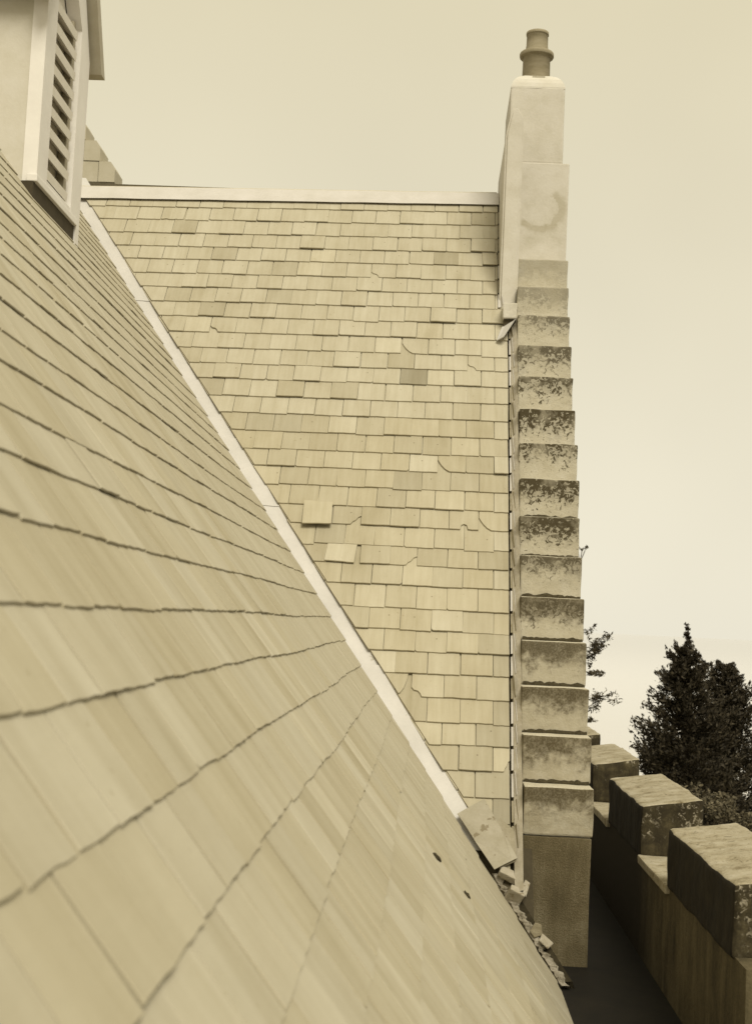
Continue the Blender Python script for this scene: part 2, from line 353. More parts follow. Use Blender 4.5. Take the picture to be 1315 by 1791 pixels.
def slab(poly, th=TH, warp=0.0, z0=0.0):
    n = len(poly); ch = .0022
    cx = sum(p[0] for p in poly)/n; cy = sum(p[1] for p in poly)/n
    top = []
    for x, y in poly:
        d = math.hypot(x-cx, y-cy) or 1; top.append((x-(x-cx)/d*ch, y-(y-cy)/d*ch, z0+th+warp*x*x))
    vs = [(x, y, z0+warp*x*x) for x, y in poly]+[(x, y, z0+th*.72+warp*x*x) for x, y in poly]+top
    fs = [tuple(range(2*n, 3*n))]
    for i in range(n):
        k = (i+1) % n
        fs += [(i, k, n+k, n+i), (n+i, n+k, 2*n+k, 2*n+i)]
    return vs, fs
PLAIN = []
def plain_variants(w, L, th=TH, m='slate'):
    out = []
    for k in range(8):
        kind = ('plain', 'plain', 'plain', 'plain', 'plain', 'corner_left', 'plain', 'plain')[k]
        o = outline(w, L, kind, rnd); out.append((mesh('slate', *slab(o, th, warp=rnd.uniform(-.06, .10)), [M[m]]), o))
    return out
LB = EXP*2.16
var_b = {w: plain_variants(w, LB) for w in (.246, .122)}
def tilt(L, lift=0.0, th=TH): return -math.atan((2.12*th+lift)/L)

def area_in_view(F, x, s, w, e):
    pts = [proj(F @ Vector(p)) for p in ((x-w/2, s, .02), (x+w/2, s, .02), (x+w/2, s+e, .02), (x-w/2, s+e, .02))]
    if any(p is None for p in pts): return 0, None
    c = (sum(p[0] for p in pts)/4, sum(p[1] for p in pts)/4)
    A = abs(sum(pts[i][0]*pts[(i+1) % 4][1]-pts[(i+1) % 4][0]*pts[i][1] for i in range(4)))/2
    xs, ys = [p[0] for p in pts], [p[1] for p in pts]
    if max(xs) < 0 or min(xs) > W0 or max(ys) < 0 or min(ys) > H0: A = -1
    return A, c

def lay(slope, recs, limit, th=TH, mat='slate'):
    """recs: dicts x, s, w, L, poly (local outline or None), var, rot, lift, slip, tint, area"""
    recs.sort(key=lambda q: -q['area'])
    rest = [], []
    for i, q in enumerate(recs):
        mtx = Matrix.Translation((q['x'], q['s']-q['slip'], 2.12*th+q['lift'])) @ Matrix.Rotation(tilt(q['L'], q['lift'], th), 4, 'X') @ Matrix.Rotation(q['rot'], 4, 'Z')
        if q['area'] > 0 and i < limit:
            me = q['var'] if q['poly'] is None else mesh('slate', *slab(q['poly'], th, warp=q.get('warp', 0)), [M[mat]])
            o = bpy.data.objects.new('slate', me); C.objects.link(o); o.parent = slope; o.matrix_local = mtx
            t = q['tint']; o.color = (t, t*(.985 if t < 1 else 1), t*(.94 if t < 1 else 1), 1)
        else:
            v, f = slab(q['poly'] or q['out'], th); b = len(rest[0])
            rest[0].extend(tuple(mtx @ Vector(p)) for p in v); rest[1].extend(tuple(b+k for k in g) for g in f)
    if rest[0]:
        o = link('slate_courses', mesh('slate_courses', rest[0], rest[1], [M[mat]]), slope); o['kind'] = 'stuff'; o.color = (1, 1, 1, 1)

def deck(name, F, poly, label, n0=-.045):
    bm = bmesh.new(); prism(bm, [(x, y, 0) for x, y in poly], (0, 0, n0), (0, 0, -.004))
    me_o = bm_obj(name, bm, M['deck_board'], house); me_o.matrix_local = Matrix.Translation(OFF) @ F; me_o['label'] = label
    return me_o
SB = [-1.775, -1.574, -1.354, -1.147, -0.954, -0.735, -0.521, -0.317, -0.114, 0.1, 0.332, 0.54, 0.741, 0.959, 1.17, 1.393, 1.608, 1.814, 2.039, 2.262, 2.483, 2.71, 2.919, 3.132, 3.358, 3.589, 3.809, 4.033, 4.254, 4.479, 4.691, 4.917, 5.147, 5.372]
SB = [-2.63, -2.415, -2.2, -1.985]+SB
RIDGE_S = 5.62
# ---- slope facing the photographer
slopeB = deck('roof_slope', FB, [(XV-(-2.7)*CP, -2.7), (.71, -2.7), (.71, RIDGE_S), (-6.6, RIDGE_S), (XV-RIDGE_S*CP, RIDGE_S)],
              'slate roof slope facing the photographer, below the ridge and beside the stepped gable')
def warp_s(x, s): return s+.03*(x-.62)*max(0, min(1, s/5.4))**1.5
HOW = [ # (px, py, what, value)
 (722, 667, 'tint', .66), (505, 480, 'tint', .84), (540, 474, 'tint', .8), (498, 740, 'tint', .80), (465, 738, 'tint', .82), (800, 458, 'tint', .80), (590, 936, 'tint', .82), (715, 845, 'tint', .80),
 (848, 375, 'tint', .84), (205, 363, 'tint', .82), (310, 387, 'tint', .85), (360, 540, 'tint', .82), (395, 440, 'tint', .84), (380, 672, 'tint', .82), (600, 690, 'tint', .85), (770, 845, 'tint', .84),
 (480, 522, 'tint', .84), (300, 515, 'tint', .86), (830, 712, 'tint', .88), (670, 878, 'tint', .86), (800, 845, 'tint', .86), (680, 640, 'tint', .86), (750, 850, 'tint', .88), (880, 1300, 'tint', .80), (880, 1385, 'tint', .78), (885, 1425, 'tint', .66), (850, 1340, 'tint', .86),
 (880, 1215, 'tint', .76), (880, 1170, 'tint', .80), (882, 1250, 'tint', .80), (850, 1215, 'tint', .9), (885, 1130, 'tint', .84), (885, 940, 'tint', .84), (885, 985, 'tint', .86), (530, 690, 'tint', .9),
 (243, 363, 'tint', 1.14), (556, 450, 'tint', 1.16), (560, 478, 'tint', 1.12), (622, 1040, 'tint', 1.16), (608, 970, 'tint', 1.1), (760, 590, 'tint', 1.12), (820, 592, 'tint', 1.1), (775, 650, 'tint', 1.1), (395, 376, 'tint', 1.1), (858, 510, 'tint', 1.14), (700, 610, 'tint', 1.1), (690, 1160, 'tint', 1.14), (350, 560, 'tint', 1.1), (600, 740, 'tint', 1.08), (755, 800, 'tint', 1.05), (785, 1078, 'tint', 1.08),
 (722, 615, 'kind', 'curve_left'), (835, 648, 'kind', 'chip_left'), (812, 800, 'kind', 'curve_left'), (705, 808, 'kind', 'corner_right'), (805, 922, 'kind', 'notch'), (862, 925, 'kind', 'curve_left'), (712, 985, 'kind', 'chip_right'),
 (700, 1020, 'kind', 'corner_right'), (882, 1340, 'kind', 'chip_right'), (430, 655, 'kind', 'corner_right'), (570, 602, 'kind', 'corner_left'), (413, 572, 'kind', 'chip_left'), (700, 1190, 'kind', 'curve_right'), (735, 1215, 'kind', 'chip_left'), (610, 885, 'kind', 'chip_right'), (300, 372, 'kind', 'ragged'), (660, 480, 'kind', 'chip_left'), (762, 1105, 'kind', 'corner_right'), (800, 1105, 'kind', 'corner_left'), (648, 655, 'kind', 'corner_right'),
 (535, 665, 'lift', .012), (550, 905, 'lift', .034), (550, 905, 'slip', .035), (550, 905, 'rot', .03), (607, 968, 'rot', -.07), (607, 968, 'shift', -.018), (648, 972, 'shift', .03), (607, 968, 'lift', .01), (648, 972, 'lift', .008),
 (770, 545, 'lift', .014), (500, 690, 'lift', .008), (545, 438, 'lift', .014), (858, 462, 'lift', .016), (858, 462, 'rot', .05), (840, 440, 'lift', .014), (700, 858, 'lift', .01), (720, 860, 'lift', .01), (480, 810, 'lift', .008), (785, 1100, 'lift', .01), (400, 655, 'lift', .01), (880, 815, 'lift', .008), (868, 548, 'lift', .008), (640, 905, 'lift', .007), (610, 1065, 'lift', .007), (690, 905, 'lift', .006)]
recs = []
for k, s0 in enumerate(SB):
    e = (SB[k+1]-s0) if k+1 < len(SB) else .2
    xr = .545 if s0 > 3.80 else .652
    xs = XV-(s0+e)*CP-.4
    x = .62-(0 if k % 2 else .125)+rnd.uniform(-.008, .008)
    edge = XV+.155+rnd.uniform(-.014, .014)           # ragged cut beside the valley lead
    cells = []
    half = k % 2 == 0
    if xr < .6: cells.append((xr+.13-(.125 if half else 0)-.12, .246))
    x = .645
    if half: cells = [(x-.0615, .122)]; x -= .125
    else: cells = []
    while x > xs:
        w = .25+rnd.uniform(-.006, .006); cells.append((x-w/2, .246)); x -= w
    for cx, w in cells:
        if cx-w/2 > xr: continue
        s = warp_s(cx, s0)+rnd.uniform(-.005, .005)
        ki = rnd.randrange(8); me, out = var_b[w][ki]
        q = dict(x=cx, s=s, w=w, L=LB, poly=None, var=me, out=out, rot=rnd.gauss(0, .006), lift=max(0, rnd.gauss(0, .0016)), slip=0, tint=(1.0 if s0 > 2.2 else rnd.uniform(.88, 1.0)), warp=rnd.uniform(-.05, .1))  # light falling off down the slope is put into this tint
        if rnd.random() < .18: q['lift'] += rnd.uniform(.003, .009)
        if s0 < .6: q['lift'] += rnd.uniform(.0, .005)
        if rnd.random() < .05: q['slip'] = rnd.uniform(.005, .02)
        q['area'], q['c'] = area_in_view(FB, cx, s, w, e); q['e'] = e; q['half'] = w < .2; q['edge'] = edge; q['xr'] = xr
        recs.append(q)
for px, py, what, val in HOW:
    best = min((q for q in recs if q['c']), key=lambda q: (q['c'][0]-px)**2+(2*(q['c'][1]-py))**2)
    if what == 'kind': best['poly'] = outline(best['w'], LB, val, rnd)
    elif what == 'shift': best['x'] += val
    elif what == 'tint': best['tint'] = val if val < 1 else 1+(val-1)*.6
    else: best[what] += val
keep = []
for q in recs:
    src = q['poly'] or q['out']; L = q['L']
    # valley: x - XV - .155 + s*CP >= 0 in roof coordinates
    cut = clip(src, 1, CP, q['x']-q['edge']+q['s']*CP)
    lim = q['xr']-q['x']
    if len(cut) > 2 and q['x']+q['w']/2 > q['xr']: cut = clip(cut, -1, 0, lim)
    if q['s']+L > RIDGE_S-.03: cut = clip(cut, 0, -1, RIDGE_S-.03-q['s']) if len(cut) > 2 else cut
    if len(cut) < 3: continue
    if len(cut) != len(src) or any(abs(a[0]-b[0])+abs(a[1]-b[1]) > 1e-6 for a, b in zip(cut, src)): q['poly'] = cut
    xs = [p[0] for p in cut]
    if min(p[1] for p in cut) > q['e']*1.05: q['area'] = min(q['area'], 0)
    if q['area'] > 0: q['area'] *= (max(xs)-min(xs))/q['w']
    keep.append(q)
lay(slopeB, keep, 300)

# ---- slope the photographer leans over
SA = [-0.464, -0.23, -0.013, 0.214, 0.429, 0.639, 0.872, 1.076, 1.32, 1.553, 1.77, 1.98, 2.181, 2.418, 2.701]
SA = [-3.12, -2.90, -2.68, -2.46, -2.24, -2.02, -1.80, -1.578, -1.356, -1.134, -0.911, -0.69]+SA
while SA[-1] < 5.2: SA.append(SA[-1]+.218)
slopeA = deck('roof_slope', FA, [(-.9, -3.15), (YV-3.15*CP-.02, -3.15), (YV+RIDGE_S*CP, RIDGE_S), (-.9, RIDGE_S)],
              'near slate roof slope running steeply past the photographer, out of focus in front')
LA = EXP*2.16; WA = .268
var_a = plain_variants(WA-.009, LA, THN, 'near')
recs = []
for k, s0 in enumerate(SA):
    e = (SA[k+1]-s0) if k+1 < len(SA) else .218
    y = -.6+(0 if k % 2 else WA/2)+rnd.uniform(-.01, .01)+.08
    edge = YV-.02+rnd.uniform(-.03, .02)+(.05 if s0 < -2.0 else 0)
    ph = rnd.uniform(0, 6)
    while y < YV+(s0+LA)*CP:
        w = WA+rnd.uniform(-.006, .006); cx = y+w/2; y += w
        s = s0+rnd.uniform(-.0035, .0035)+.006*math.sin(cx*1.3+ph)
        me, out = var_a[rnd.randrange(7)]
        q = dict(x=cx, s=s, w=WA, L=LA, poly=None, var=me, out=out, rot=rnd.gauss(0, .0035), lift=max(0, rnd.gauss(0, .0012)), slip=0, tint=1+rnd.uniform(-.05, .06))
        if rnd.random() < .08: q['lift'] += .003
        q['area'], q['c'] = area_in_view(FA, cx, s, WA, e)
        if q['c'] and abs(q['c'][0]-230)+abs(q['c'][1]-1640) < 60: q['lift'] = .007; q['tint'] = .96
        if q['c'] and rnd.random() < .10: q['tint'] *= rnd.uniform(1.02, 1.07)
        if rnd.random() < .16: q['poly'] = out = outline(WA-rnd.uniform(.018, .03), LA, 'plain', rnd)
        cut = clip(out, -1, CP, edge-cx+s*CP)           # Y <= YV + s*CP
        if s+LA > RIDGE_S: cut = clip(cut, 0, -1, RIDGE_S-s) if len(cut) > 2 else cut
        if len(cut) < 3: continue
        if len(cut) != len(out): q['poly'] = cut; q['area'] *= .6
        recs.append(q)
lay(slopeA, recs, 300, THN, 'near')

for px, py in ((765, 1501), (816, 1566)):
    dv = FW+RT*((px-CX)/FPX)-UP*((py-CY)/FPX); nA = Vector((SP, 0, CP)); hp = dv*((XV*SP+.024)/nA.dot(dv))
    bm = bmesh.new(); bmesh.ops.create_icosphere(bm, subdivisions=2, radius=.5)
    for v in bm.verts: v.co = Vector((v.co.x*.05, v.co.y*.13, v.co.z*.022))*(1+.5*noise.noise(v.co*3+Vector((px, 0, 0))))
    o = bm_obj('dark_pit_lump', bm, M['moss'], slopeA); o.matrix_local = Matrix.Translation(FA.inverted() @ hp)  @ Matrix.Rotation(1.2, 4, 'Z')  # added dark lump standing in for a small hole in the slates, only borrows the moss material
# ---- valley lead, in overlapping lengths
valley = bpy.data.objects.new('valley_gutter', None); C.objects.link(valley); valley.parent = house; valley.location = OFF
zc = [-1.56, -.36, .95, 1.55, 3.05, 4.62]
for i in range(len(zc)-1):
    bm = bmesh.new(); z0, z1 = zc[i]-.03, zc[i+1]; n = 14; rows = []
    lift = .004 if i % 2 else .012
    for k in range(n+1):
        z = z0+(z1-z0)*k/n; ax = Vector((XV-z*CT, YV+z*CT, z)); wob = .009*noise.noise(Vector((z*4, i, 0)))
        eb = Vector((1, 0, 0)); nb = Vector((0, -SP, CP)); na = Vector((SP, 0, CP)); ea = Vector((0, -1, 0))
        mid = ax+(na+nb)*.5*lift
        rows.append([bm.verts.new(ax+ea*.16+na*(lift+wob)), bm.verts.new(mid+(na+nb)*.004), bm.verts.new(ax+eb*.11+nb*(lift+wob)), bm.verts.new(ax+eb*.30+nb*(lift+wob))])
    for a, b in zip(rows, rows[1:]):
        for j in range(3): bm.faces.new((a[j], a[j+1], b[j+1], b[j]))
    bm_solid(bm, geom=list(bm.faces), thickness=.003)
    bm_obj('lead_sheet', bm, M['lead_flashing'], valley)

# ---- ridge: lead roll over an apron of lengths
ridge = bpy.data.objects.new('ridge_capping', None); C.objects.link(ridge); ridge.parent = house; ridge.location = OFF
def bpt(x, s, n): return FB @ Vector((x, s, n))
def rz(x): return .03*(x-.62)
x0 = -6.5; i = 0
while x0 < .53:
    x1 = min(.535, x0+1.18); bm = bmesh.new(); rows = []
    for k in range(9):
        x = x0+(x1-x0+.02)*k/8; d = rz(x); w = .006*noise.noise(Vector((x*3, 0, 5)))
        rows.append([bm.verts.new(bpt(x, 5.475+d+w, .056)), bm.verts.new(bpt(x, 5.56+d, .052+w)), bm.verts.new(bpt(x, 5.70+d, .04))])
    for a, b in zip(rows, rows[1:]):
        for j in range(2): bm.faces.new((a[j], b[j], b[j+1], a[j+1]))
    bm_solid(bm, geom=list(bm.faces), thickness=.004)
    bm_obj('lead_apron', bm, M['ridge_lead'], ridge); x0 += 1.18; i += 1
bm = bmesh.new()
pts = [bpt(x, 5.715+rz(x)+.004*noise.noise(Vector((x*2, 0, 0))), .0) for x in [-6.5+.25*k for k in range(29)]]
pts[-1] = bpt(.535, 5.715, 0)
tube(bm, pts, [.034]*len(pts), 10); bm_obj('ridge_roll', bm, M['ridge_roll_lead'], ridge, smooth=True)
# back slope, so that the roof is a roof from the other side too
bm = bmesh.new(); a = bpt(-6.6, RIDGE_S+.08, -.01); b = bpt(.7, RIDGE_S+.08, -.01)
prism(bm, [a, b, b+Vector((0, 3.2, -3.2/CT)), a+Vector((0, 3.2, -3.2/CT))], (0, 0, 0), (0, -.03, -.05)); bm_obj('back_slope', bm, M['deck_board'], house, OFF)

# ---- stepped gable
gable = bpy.data.objects.new('stepped_gable', None); C.objects.link(gable); gable.parent = house; gable.location = OFF
poly = [(GY+.02, -H+.0)]
for k in range(15):
    yk, zk = GY+k*GD+.03, GZ+k*GR-.03
    poly += [(yk if k else GY+.02, zk-(GR if k else 0)+.0), (yk, zk)] if k else [(GY+.02, zk-GR*1.02), (GY+.03, zk-GR), (yk, zk)]
poly += [(18.5, GZ+14*GR-.03), (18.5, -H)]
pp = [poly[0]]
for a in poly[1:]:
    if abs(a[0]-pp[-1][0])+abs(a[1]-pp[-1][1]) > 1e-5: pp.append(a)
bm = bmesh.new(); prism(bm, [(0, y, z) for y, z in pp], (XL+.02, 0, 0), (XL+GW-.02, 0, 0))
bm_obj('gable_wall', bm, M['render_wall'], gable)
box('pier', XL+.008, XL+GW-.010, GY+.004, GY+.34, -4.2, GZ-GR-.006, M['harl'], gable, bev=.008, cuts=5, rough=.004, seed=3)
SOOT = [.95, .95, .95, .9, .85, .55, .45, .38, .38, .35, .32, .3, .28, .25, .3]
LICH = [.15, .15, .25, .35, .8, .8, 1, 1, 1, 1, .95, .85, .7, .35, .0]
for k in range(15):
    yk, zk = GY+k*GD, GZ+k*GR
    dx = rnd.uniform(-.004, .004)
    hh = GR-.004
    o = box('coping_stone', XL+dx, XL+GW+dx+rnd.uniform(-.006, .004), yk+(0 if k else 0), yk+GD+.12, zk-hh, zk, M['coping'], gable, bev=.014, cuts=4, rough=.006, seed=k)
    o.color = (SOOT[k], LICH[k], (.75, .65, .55, .45, .35, .3, .25, .2, .15, .1, .1, .1, .1, .1, .15)[k], 1); o.data.materials.append(M['tread'])
    for p in o.data.polygons: p.material_index = 1 if p.normal.z > .8 else 0
for k in range(1, 12):                        # moss that sits in the angle behind each tread
    if k > 7 and rnd.random() < .5: continue
    yk, zk = GY+k*GD, GZ+(k-1)*GR
    bm = bmesh.new(); n = 26
    lo, hi = [], []
    for i in range(n+1):
        x = XL+.02+(GW-.03)*i/n; t = (.02 if k < 8 else .008)+(.028 if k < 8 else .012)*abs(noise.noise(Vector((x*11, k*3.1, 0))))+.012*noise.noise(Vector((x*40, k, 2)))
        hi.append(bm.verts.new((x, yk-.003, zk+max(.006, t)))); lo.append((bm.verts.new((x, yk-max(.006, t*.7)-.004, zk+.002)), bm.verts.new((x, yk-max(.004, t*.5)-.005, zk+max(.004, t*.5)))))
    for i in range(n):
        bm.faces.new((lo[i][0], lo[i+1][0], lo[i+1][1], lo[i][1])); bm.faces.new((lo[i][1], lo[i+1][1], hi[i+1], hi[i]))
    bm_obj('moss_strip', bm, M['moss'], gable)
# lead soakers that turn up against the gable, one per course
soak = bpy.data.objects.new('gable_flashing', None); C.objects.link(soak); soak.parent = house; soak.location = OFF
for k in range(3, len(SB)-1):
    s0, s1 = SB[k], SB[k+1]
    if s0 > 5.3: continue
    xr = .545 if s0 > 3.80 else .652
    bm = bmesh.new(); tilt_ = rnd.uniform(-.006, .006); rows = []
    w = .012+rnd.uniform(-.005, .005); top = .038+rnd.uniform(-.01, .012)
    for t in (0.0, .5, 1.0):
        s = s0+.012+(s1-s0-.03)*t; lean = (1-t)*.012+tilt_
        rows.append([bm.verts.new(bpt(xr+.004, s, .046)), bm.verts.new(bpt(xr+.012+w*.5+lean, s, .052)), bm.verts.new(bpt(xr+.02+w+lean, s, .052+top))])
    for a, b in zip(rows, rows[1:]):
        for j in range(2): bm.faces.new((a[j], a[j+1], b[j+1], b[j]))
    bm_solid(bm, geom=list(bm.faces), thickness=.003)
    bm_obj('soaker', bm, M['ridge_lead'] if rnd.random() < .55 else M['dull_lead'], soak)
bm = bmesh.new(); rows = []
for k in range(24):                            # mortar fillet between soakers and the wall
    s = -2.3+(3.75+2.3)*k/23; w = .008*noise.noise(Vector((s*5, 0, 0)))
    rows.append([bm.verts.new(bpt(.672+w*.4, s, .062+w)), bm.verts.new(bpt(.694+w*.5, s, .078+w)), bm.verts.new(bpt(.7285, s, .105)), bm.verts.new(bpt(.7285, s, -.02)), bm.verts.new(bpt(.668, s, -.02))])
for a, b in zip(rows, rows[1:]):
    for j in range(5): bm.faces.new((a[j], a[(j+1) % 5], b[(j+1) % 5], b[j]))
bm_obj('mortar_fillet', bm, M['fillet'], soak)

# ---- chimney stack
ch = bpy.data.objects.new('chimney', None); C.objects.link(ch); ch.parent = house; ch.location = OFF
CYF = 13.67
box('stack_base', .60, 1.238, CYF, 14.75, 2.2, 4.735, M['chimney'], ch, bev=.012, cuts=3, rough=.004)
box('stack_shaft', .612, 1.168, CYF+.012, 14.7, 4.73, 5.54, M['chimney'], ch, bev=.02, cuts=3, rough=.004, seed=4)
bm = bmesh.new()                               # rounded shoulder between roof and stack
prism(bm, [(.56, 0, 2.6), (.735, 0, 2.6), (.735, 0, 5.05), (.66, 0, 5.16), (.61, 0, 5.10), (.56, 0, 4.86)], (0, 13.22, 0), (0, 14.7, 0))
bmesh.ops.bevel(bm, geom=list(bm.edges), offset=.02, segments=3, affect='EDGES'); bm_obj('shoulder', bm, M['chimney'], ch)
box('shoulder_foot', .590, .722, 12.95, 13.5, 2.942, 3.10, M['chimney'], ch, bev=.012, cuts=3, rough=.008)
bm = bmesh.new(); rings = []
for (k, zz) in ((0, 5.52), (.0, 5.54), (.06, 5.585), (.17, 5.63), (.34, 5.665), (.60, 5.695), (.95, 5.71)):
    x0, x1, y0, y1 = .613+.24*k, 1.167-.24*k, CYF+.012+.17*k, 14.7-.17*k
    rings.append([bm.verts.new(p) for p in ((x0, y0, zz), (x1, y0, zz), (x1, y1, zz), (x0, y1, zz))])
for a, b in zip(rings, rings[1:]):
    for i in range(4): bm.faces.new((a[i], a[(i+1) % 4], b[(i+1) % 4], b[i]))
bm.faces.new(rings[-1]); bm_obj('cement_cap', bm, M['render_wall'], ch)
bm = bmesh.new(); add_box(bm, .83, .96, CYF+.06, CYF+.09, 5.642, 5.672); bm_obj('vent_slot', bm, M['grey_paint'], ch)
def lathe(bm, cx, cy, prof, seg=20):
    rings = [[bm.verts.new((cx+r*math.cos(2*math.pi*k/seg), cy+r*math.sin(2*math.pi*k/seg), z)) for k in range(seg)] for r, z in prof]
    for a, b in zip(rings, rings[1:]):
        for k in range(seg): bm.faces.new((a[k], a[(k+1) % seg], b[(k+1) % seg], b[k]))
bm = bmesh.new()
lathe(bm, .886, 14.05, [(.148, 5.64), (.143, 5.98), (.150, 5.985), (.176, 5.998), (.180, 6.004), (.180, 6.036), (.176, 6.042), (.128, 6.052), (.122, 6.07), (.118, 6.10), (.114, 6.13), (.112, 6.235), (.119, 6.24), (.119, 6.27), (.095, 6.271), (.09, 6.1)])
pot = bm_obj('chimney_pot', bm, M['pot_clay'], ch, smooth=True)
for p in pot.data.polygons: p.use_smooth = abs(p.normal.z) < .6
# the bent lead and an added dark box for the hole's shade at the foot of the shoulder
box('hole_shade_box', .600, .718, 12.985, 13.185, 2.80, 2.940, M['dark_void'], soak)
bm = bmesh.new(); prism(bm, [bpt(.535, 3.325, .05), bpt(.60, 3.315, .11), bpt(.712, 3.53, .155), bpt(.70, 3.575, .10), bpt(.585, 3.52, .05)], (0, 0, 0), (0, -.006, .008))
bm_obj('bent_flashing', bm, M['lead_flashing'], soak)

# ---- louvred dormer
dm = bpy.data.objects.new('dormer', None); C.objects.link(dm); dm.parent = house; dm.location = OFF
DX, DY0, DY1, DZ0, DZ1 = -2.774, 8.93, 10.06, 2.85, 4.14
OY0, OY1, OZ0, OZ1 = 9.165, 9.80, 2.93, 4.03
mid, apex = (DY0+DY1)/2, 5.25
bm = bmesh.new(); prism(bm, [(0, DY0, DZ0), (0, OY0, DZ0), (0, OY0, OZ1+.25), (0, mid, OZ1+.62), (0, mid, apex), (0, DY0, DZ1)], (DX-.10, 0, 0), (DX, 0, 0)); bm_obj('casing', bm, M['white_paint'], dm)
bm = bmesh.new(); prism(bm, [(0, OY1, DZ0), (0, DY1, DZ0), (0, DY1, DZ1), (0, mid, apex), (0, mid, OZ1+.62), (0, OY1, OZ1+.25)], (DX-.10, 0, 0), (DX, 0, 0)); bm_obj('casing', bm, M['white_paint'], dm)
box('bottom_rail', DX-.10, DX-.002, OY0, OY1, DZ0, OZ0, M['white_paint'], dm)
box('inner_stop', DX-.10, DX-.045, OY1-.075, OY1-.002, OZ0, OZ1+.3, M['grey_paint'], dm)
bm = bmesh.new(); prism(bm, [(0, OY0+.002, OZ0+.002), (0, OY1-.002, OZ0+.002), (0, OY1-.002, OZ1+.24), (0, mid, OZ1+.6), (0, OY0+.002, OZ1+.24)], (DX-.14, 0, 0), (DX-.105, 0, 0)); bm_obj('louvre_backing', bm, M['louvre_paint'], dm)
for k in range(9):
    z = OZ0+.02+k*.152; bm = bmesh.new(); yy = OY1-.077
    if z > OZ1+.15: continue
    prism(bm, [(DX-.098, 0, z+.075), (DX-.012, 0, z), (DX-.008, 0, z+.066), (DX-.092, 0, z+.125)], (0, OY0+.002, 0), (0, yy, 0)); bm_obj('louvre_slat', bm, M['louvre_paint'], dm)
box('sill', DX-.06, DX+.012, DY0-.03, DY1-.10, DZ0-.01, DZ0+.04, M['white_paint'], dm, bev=.006)
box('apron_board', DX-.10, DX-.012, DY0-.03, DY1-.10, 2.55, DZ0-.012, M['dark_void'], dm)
box('corner_post', DX-.10, DX+.001, DY1-.098, DY1-.001, 2.5, DZ0-.001, M['white_paint'], dm)
for sgn, y0 in ((1, DY1), (-1, DY0)):
    bm = bmesh.new(); prism(bm, [(0, y0+sgn*.08, DZ1-.05), (0, y0+sgn*.19, DZ1-.05), (0, mid, apex+.20), (0, mid, apex+.0)], (DX-.05, 0, 0), (DX+.075, 0, 0)); bm_obj('barge_board', bm, M['grey_paint'], dm)
    bm = bmesh.new(); prism(bm, [(0, y0+sgn*.10, DZ1+.02), (0, y0+sgn*.17, DZ1+.03), (0, mid, apex+.23), (0, mid, apex+.1)], (DX+.02, 0, 0), (DX-2.6, 0, 0)); bm_obj('dormer_roof', bm, M['deck_board'], dm)
    bm = bmesh.new(); yc = y0-sgn*.03
    zt = DZ1+.05; xa = XV-DZ0*CT; xb = XV-zt*CT
    prism(bm, [(DX-.102, 0, DZ0-.25), (DX-.102, 0, zt), (xb-.1, 0, zt), (xa-.2, 0, DZ0-.25)], (0, y0-sgn*.05, 0), (0, y0-sgn*.006, 0)); bm_obj('cheek', bm, M['render_wall'], dm)

# ---- walls under the eaves
box('wall', -7, .98, -.7, GY-.35, -H, -2.62, M['render_wall'], house, OFF)
box('wall', -7, .70, GY-.34, 17.9, -H, -2.9, M['render_wall'], house, OFF)

# ------------------------------------------------------------------ battlemented parapet across the gutter
par = thing('battlemented_parapet', 'low dark stone parapet with square merlons and pale weathered tops, right of the stepped gable', 'parapet', (1.87, 11, 0))
PO = Vector((0, 0, H))-Vector((1.87, 11, 0))
PX0, PX1, PT = 1.64, 2.09, -1.28
def rough_block(x0, x1, y0, y1, z0, z1, r, step):
    """a block with rounded arrises on an even grid, so that it can be worn"""
    bm = bmesh.new(); lo, hi = (x0, y0, z0), (x1, y1, z1)
    for ax in range(3):
        u, w = (ax+1) % 3, (ax+2) % 3
        nu, nw = max(2, int((hi[u]-lo[u])/step)), max(2, int((hi[w]-lo[w])/step))
        for side in (0, 1):
            g = []
            for i in range(nu+1):
                for j in range(nw+1):
                    p = [0, 0, 0]; p[ax] = hi[ax] if side else lo[ax]
                    p[u] = lo[u]+(hi[u]-lo[u])*i/nu; p[w] = lo[w]+(hi[w]-lo[w])*j/nw
                    c = Vector([min(max(p[k], lo[k]+r), hi[k]-r) for k in range(3)]); d = Vector(p)-c
                    g.append(bm.verts.new(c+d.normalized()*r))
            for i in range(nu):
                for j in range(nw):
                    a = i*(nw+1)+j; f = (g[a], g[a+nw+1], g[a+nw+2], g[a+1]); bm.faces.new(f if side else f[::-1])
    bmesh.ops.remove_doubles(bm, verts=bm.verts, dist=1e-5); return bm
def wear(bm, seed, a1=.010, a2=.003):
    for vv in bm.verts:
        for f, a in ((4.5, a1), (17, a2)):
            p = vv.co*f+Vector((seed*3.1, seed, 0)); vv.co += Vector((noise.noise(p), noise.noise(p+Vector((5, 0, 0))), noise.noise(p+Vector((0, 5, 0)))))*a
def merlon(y0, y1, seed):
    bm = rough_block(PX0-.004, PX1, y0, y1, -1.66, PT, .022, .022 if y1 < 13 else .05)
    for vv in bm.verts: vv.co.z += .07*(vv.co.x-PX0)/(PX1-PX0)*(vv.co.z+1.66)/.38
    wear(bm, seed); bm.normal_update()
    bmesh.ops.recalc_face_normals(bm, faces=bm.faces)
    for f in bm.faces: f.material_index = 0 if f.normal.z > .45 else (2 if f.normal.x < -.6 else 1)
    bm_obj('merlon', bm, [M['ptop'], M['pside'], M['psoot_shade']], par, PO, smooth=True)
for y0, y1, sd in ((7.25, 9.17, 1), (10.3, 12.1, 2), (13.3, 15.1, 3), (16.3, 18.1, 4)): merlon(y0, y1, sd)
bm = bmesh.new(); add_box(bm, PX0+.012, PX1-.012, 7.0, 19.5, -H, -1.645)
